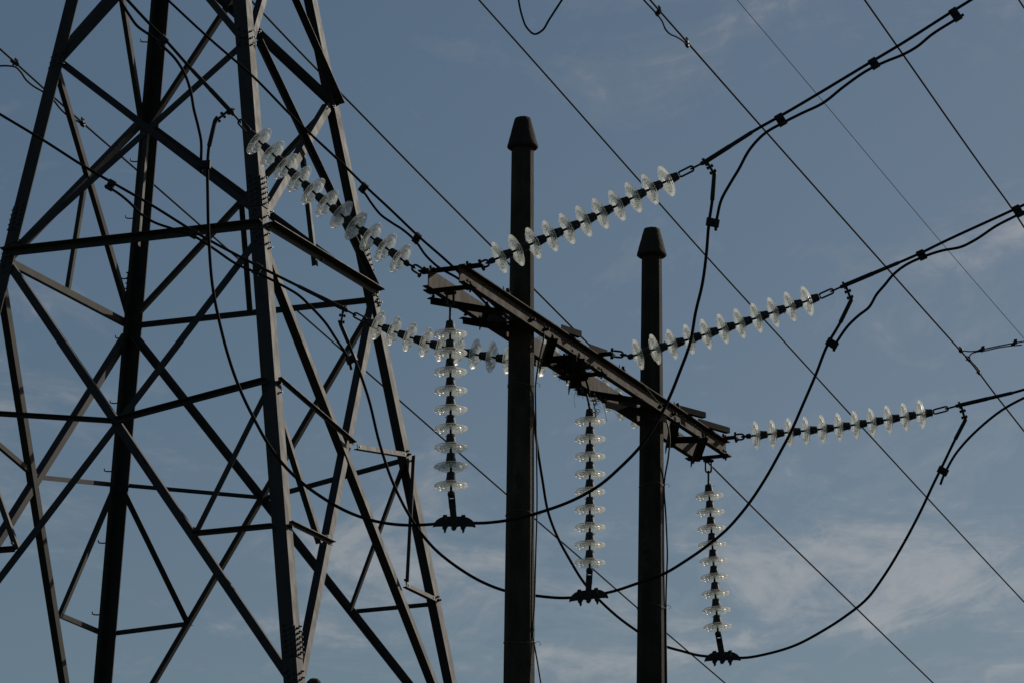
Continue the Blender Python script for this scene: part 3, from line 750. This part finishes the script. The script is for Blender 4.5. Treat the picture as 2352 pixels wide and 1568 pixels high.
# ------------------------------------------------------------------ shunt cables clamped alongside
def near(pts, x, y):
    best = None
    for a, b in zip(pts, pts[1:]):
        for k in range(9):
            P = a.lerp(b, k / 8); q = proj(P); d = (q[0] - x)**2 + (q[1] - y)**2
            if best is None or d < best[0]: best = (d, P, (b - a).normalized())
    return best[1], best[2]
def shunt(label, pix, zs, clamps):
    # zs: depth at start (jumper) and at end (conductor); clamps: (x, y, main path)
    z0, z1 = zs; P = crom(path3(pix, z0, z1), 6)
    t = thing('shunt_cable', tuple(P[0]), label, 'cable', 'short cables clamped beside the main conductors')
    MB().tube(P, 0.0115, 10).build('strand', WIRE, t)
    for x, y, main in clamps:
        a, d = near(main, x, y); b, _ = near(P, x, y)
        o = b - a; o = o - d * o.dot(d)
        if o.length > 0.075: o = o.normalized() * 0.075
        pg_clamp(t, a, None, d, o)
    return t
def zat(Pth, x, y): return proj(near(Pth, x, y)[0])[2]
shunt('second cable bowing beside the top right conductor, clamped to it three times',
  [(1644, 530), (1645, 512), (1648, 496), (1656, 462), (1676, 424), (1696, 391), (1722, 344), (1758, 306), (1794, 285), (1839, 262), (1889, 238), (1939, 199), (1996, 160), (2039, 140), (2074, 126), (2106, 108), (2139, 81), (2194, 46), (2213, 34)],
  (zat(A1, 1630, 510), zat(J1P, 2193, 26)), [(1636, 510, A1), (1790, 272, J1P), (2002, 144, J1P), (2191, 28, J1P)])
shunt('second cable bowing beside the middle right conductor down to its jumper',
  [(1915, 806), (1918, 792), (1926, 779), (1949, 747), (1972, 725), (1996, 706), (2014, 676), (2032, 655), (2051, 632), (2079, 610), (2114, 593), (2164, 576), (2209, 567), (2239, 552), (2289, 519), (2336, 495), (2352, 487), (2460, 440)],
  (zat(A2, 1905, 785), zat(J2P, 2400, 450)), [(1906, 786, A2), (2114, 583, J2P), (2336, 480, J2P), (2452, 428, J2P)])
shunt('second cable curving beside the lowest right conductor down to its jumper',
  [(2160, 1112), (2166, 1095), (2176, 1074), (2194, 1043), (2214, 1018), (2251, 981), (2309, 936), (2352, 913), (2470, 872)],
  (zat(A3, 2160, 1078), zat(J3P, 2460, 866)), [(2160, 1079, A3), (2465, 866, J3P)])
shunt('second cable bowing beside the steep top left conductor in front of the tower',
  [(462, 398), (462, 367), (462, 325), (455, 290), (445, 250), (439, 215), (425, 172), (402, 135), (375, 108), (345, 82), (315, 60), (295, 32), (275, 0), (225, -75)],
  (zat(B1, 478, 385), zat(I1P, 220, -80)), [(476, 378, B1), (376, 92, I1P)])
shunt('second cable bowing beside the left edge conductor, clamped several times',
  [(807, 848), (802, 828), (792, 808), (775, 783), (748, 742), (713, 704), (688, 680), (650, 657), (597, 630), (545, 608), (487, 569), (445, 543), (400, 527), (350, 509), (320, 489), (300, 468), (260, 437), (241, 427)],
  (zat(B2, 812, 820), zat(I2P, 250, 418)), [(812, 824, B2), (598, 616, I2P), (447, 535, I2P), (259, 422, I2P)])
shunt('second cable beside the conductor climbing from behind the crossarm',
  [(1207, 830), (1180, 770), (1130, 712), (1055, 642), (1003, 611), (978, 587), (955, 555), (925, 528), (900, 512), (875, 494), (853, 467), (838, 445), (826, 431)],
  (zat(B3, 1208, 828), zat(I3P, 826, 420)), [(957, 542, I3P), (838, 430, I3P)])

# ------------------------------------------------------------------ other line crossing behind
VPX, VPY = 5765.0, 5146.0
def far_wire(label, pix, zref, r, group='wires of the line crossing behind', name='overhead_wire'):
    x0, y0 = pix[1]; d0 = math.hypot(VPX - x0, VPY - y0)
    pts = [at(x, y, zref * d0 / math.hypot(VPX - x, VPY - y)) for x, y in pix]
    t = thing(name, tuple(pts[0]), label, 'cable', group)
    da, db = (pts[0] - pts[1]).normalized(), (pts[-1] - pts[-2]).normalized()
    MB().tube(crom([pts[0] + da * 45, pts[0] + da * 15] + pts + [pts[-1] + db * 20, pts[-1] + db * 60], 6), r, 8).build('strand', WIRE, t)
    return t, pts
Wa, Wap = far_wire('thin wire crossing behind from the top centre to the lower right edge', [(955, -163), (1100, 0), (1176, 85), (1448, 392), (1618, 584), (1801, 784), (1984, 984), (2161, 1176), (2352, 1381), (2500, 1538)], 58, 0.0135)
Wb, Wbp = far_wire('thin wire crossing behind the tower top down to the bottom right', [(420, -165), (577, 2), (730, 162), (769, 201), (956, 392), (1128, 565), (1346, 784), (1616, 1051), (1741, 1176), (1964, 1393), (2144, 1568), (2280, 1700)], 54, 0.0138)
Wc, Wcp = far_wire('thin wire crossing lowest behind the tower from the left edge to the bottom', [(-140, -12), (0, 113), (100, 203), (190, 283), (356, 427), (567, 612), (763, 784), (918, 919), (1163, 1134), (1328, 1276), (1463, 1394), (1666, 1568), (1800, 1683)], 51, 0.0128)
Wd, Wdp = far_wire('dark wire crossing from the top right of centre past the small tap clamps', [(1400, -110), (1493, 0), (1578, 97), (1746, 288), (1839, 393), (2031, 609), (2187, 784), (2226, 827), (2286, 905), (2352, 989), (2480, 1150)], 60, 0.015)
We, Wep = far_wire('very thin pale ground wire crossing high on the right', [(1600, -112), (1693, 0), (1764, 84), (1889, 232), (2023, 392), (2190, 590), (2352, 777), (2470, 912)], 80, 0.0068)
Wf, Wfp = far_wire('dark wire crossing the top right corner area behind the conductors', [(1900, -122), (1986, 0), (2061, 107), (2261, 392), (2324, 479), (2352, 522), (2430, 632)], 55, 0.0138)
Wg, Wgp = far_wire('short bit of wire in the extreme top right corner', [(2300, -60), (2340, 0), (2352, 18), (2420, 118)], 55, 0.0125)
def side_cable(name, label, pix, main, r, clamps, group=None, both=None):
    z0 = proj(near(main, *pix[0])[0])[2]; z1 = proj(near(main, *pix[-1])[0])[2]
    P = crom(path3(pix, z0, z1), 6)
    t = thing(name, tuple(P[0]), label, 'cable', group)
    MB().tube(P, r, 8).build('strand', WIRE, t)
    for x, y, m, s in clamps:
        a, d = near(m, x, y); b, _ = near(P, x, y); o = b - a; o = o - d * o.dot(d)
        if o.length > 0.07: o = o.normalized() * 0.07
        c = pg_clamp(t, a, None, d, o)
        for k in range(-s, s + 1):
            q = a + d * (0.028 * k)
            MB().lathe([(0.011, 0), (0.011, 0.05)], q + UP * 0.012, UP, 6, flat=True).build('clamp_bolt', FIT, t)
    return t, P
side_cable('tap_cable', 'tap cable joining the leftmost crossing wire at the left edge',
  [(-400, 120), (-140, 150), (-30, 156), (0, 152), (20, 152), (36, 155), (46, 164), (60, 184), (76, 198), (98, 211), (122, 230), (140, 252), (158, 268), (176, 278), (192, 287)], Wcp, 0.0118, [(43, 153, Wcp, 1), (190, 284, Wcp, 1)], 'tap cables on the crossing line')
side_cable('tap_cable', 'short side cable clamped twice to the dark wire at top centre',
  [(1440, -50), (1480, 2), (1506, 30), (1520, 48), (1530, 70), (1538, 78), (1555, 86), (1572, 98), (1580, 110)], Wdp, 0.0125, [(1511, 24, Wdp, 1), (1578, 99, Wdp, 1)], 'tap cables on the crossing line')
_, RT = side_cable('tap_cable', 'tap cable leaving the dark wire towards the right edge',
  [(2200, 800), (2214, 805), (2240, 806), (2258, 802), (2301, 793), (2333, 787), (2352, 784), (2440, 772), (2700, 742), (3100, 690)], Wdp, 0.0115, [(2206, 803, Wdp, 2)], 'tap cables on the crossing line')
side_cable('tap_cable', 'small curved cable doubling the tap below the dark wire clamp',
  [(2256, 866), (2250, 852), (2240, 839), (2230, 828), (2226, 820), (2230, 813), (2242, 808), (2258, 806), (2294, 798), (2333, 793), (2347, 792)], Wdp, 0.0105, [(2226, 827, Wdp, 1), (2252, 858, Wdp, 1), (2258, 804, RT, 1), (2333, 789, RT, 1)], 'tap cables on the crossing line')
lp = path3([(1165, -150), (1184, -45), (1191, 0), (1199, 37), (1210, 64), (1228, 79), (1246, 70), (1260, 48), (1291, 0), (1335, -66)], 56, 56.4)
t = thing('wire_loop', tuple(lp[0]), 'loop of dark jumper wire dipping into view at top centre', 'cable')
MB().tube(crom(lp, 6), 0.0145, 8).build('strand', WIRE, t)

# ------------------------------------------------------------------ nest, vine, far pole top
nc = bp(2.58, -0.02, 0.02)
t = thing('bird_nest', tuple(nc), 'tangled dry twig nest wedged in the crossarm above the middle string', 'nest')
mb = MB()
for i in range(420):
    d = V((random.gauss(0, 1), random.gauss(0, 1), random.gauss(0, .55)))
    d.normalize(); rr = random.random() ** 0.5
    c = nc + BDIR * (d.x * 0.19 * rr) + BP * (d.y * 0.10 * rr) + ZUP * (d.z * 0.07 * rr)
    a = V((random.gauss(0, 1), random.gauss(0, 1), random.gauss(0, .5))).normalized(); l = random.uniform(.04, .10)
    mid = c + perp(a) * random.uniform(-.012, .012)
    mb.tube([c - a * l, mid, c + a * l], random.uniform(.0012, .003), 4, caps=False)
mb.build('twig_mass', TWIG, t)
def strand(pix, r, mat, name, zd):
    MB().tube(crom([at(x, y, zd) for x, y in pix], 5), r, 5).build(name, mat, t)
zn = proj(nc)[2] - 0.1
for pix in ([(1328, 885), (1322, 905), (1317, 925), (1320, 935)], [(1332, 885), (1336, 905), (1340, 915)], [(1322, 880), (1300, 880), (1296, 881)], [(1330, 880), (1325, 908), (1328, 910), (1336, 897)],
            [(1375, 905), (1385, 925), (1391, 945), (1393, 968)], [(1392, 905), (1402, 930), (1410, 945), (1423, 957)], [(1366, 905), (1372, 930), (1384, 938)], [(1358, 900), (1352, 922), (1358, 930)], [(1340, 890), (1330, 900), (1322, 902)]):
    strand([(x + random.uniform(-2, 2), y) for x, y in pix], random.uniform(.0011, .0018), TWIG, 'dangling_twig', zn)
wm = MB()
for i in range(46):
    k = random.random(); base = at(1364 + random.gauss(0, 4) + 4 * k, 898 + 55 * k, zn); a = V((random.gauss(0, 1), random.gauss(0, .6), random.gauss(-.2, .8))).normalized()
    wm.tube([base, base + a * .02, base + a * .035 - ZUP * .01], [.0012, .004, .0006], 4, caps=False)
wm.build('green_weed', GREEN, t)
v = thing('vine_stem', tuple(bp(4.2, .19, CH)), 'thin dry green stem lying slantwise across the front channel', 'plant')
MB().tube(crom([bp(3.62, .185, CH + .004), bp(3.92, .187, CH * .55), bp(4.22, .19, .02), bp(4.45, .186, .01)], 6), .0016, 5).build('stem', GREEN, v)

zq = 52.0; top = at(721, 1557, zq); base = V((top.x, top.y, 0))
fp = thing('wooden_pole', tuple(base), 'rough rounded top of a wooden pole just showing at the bottom edge', 'pole')
rp = 0.115
mb = MB().lathe([(rp * 1.15, 0), (rp, top.z - 0.13), (rp * 0.92, top.z - 0.085), (rp * 0.7, top.z - 0.035), (rp * 0.4, top.z - 0.008), (0.004, top.z)], base, ZUP, 28)
for v_ in mb.v: v_ += V((random.uniform(-1, 1), random.uniform(-1, 1), random.uniform(-1, 1))) * 0.006
mb.build('post', WOODP, fp)
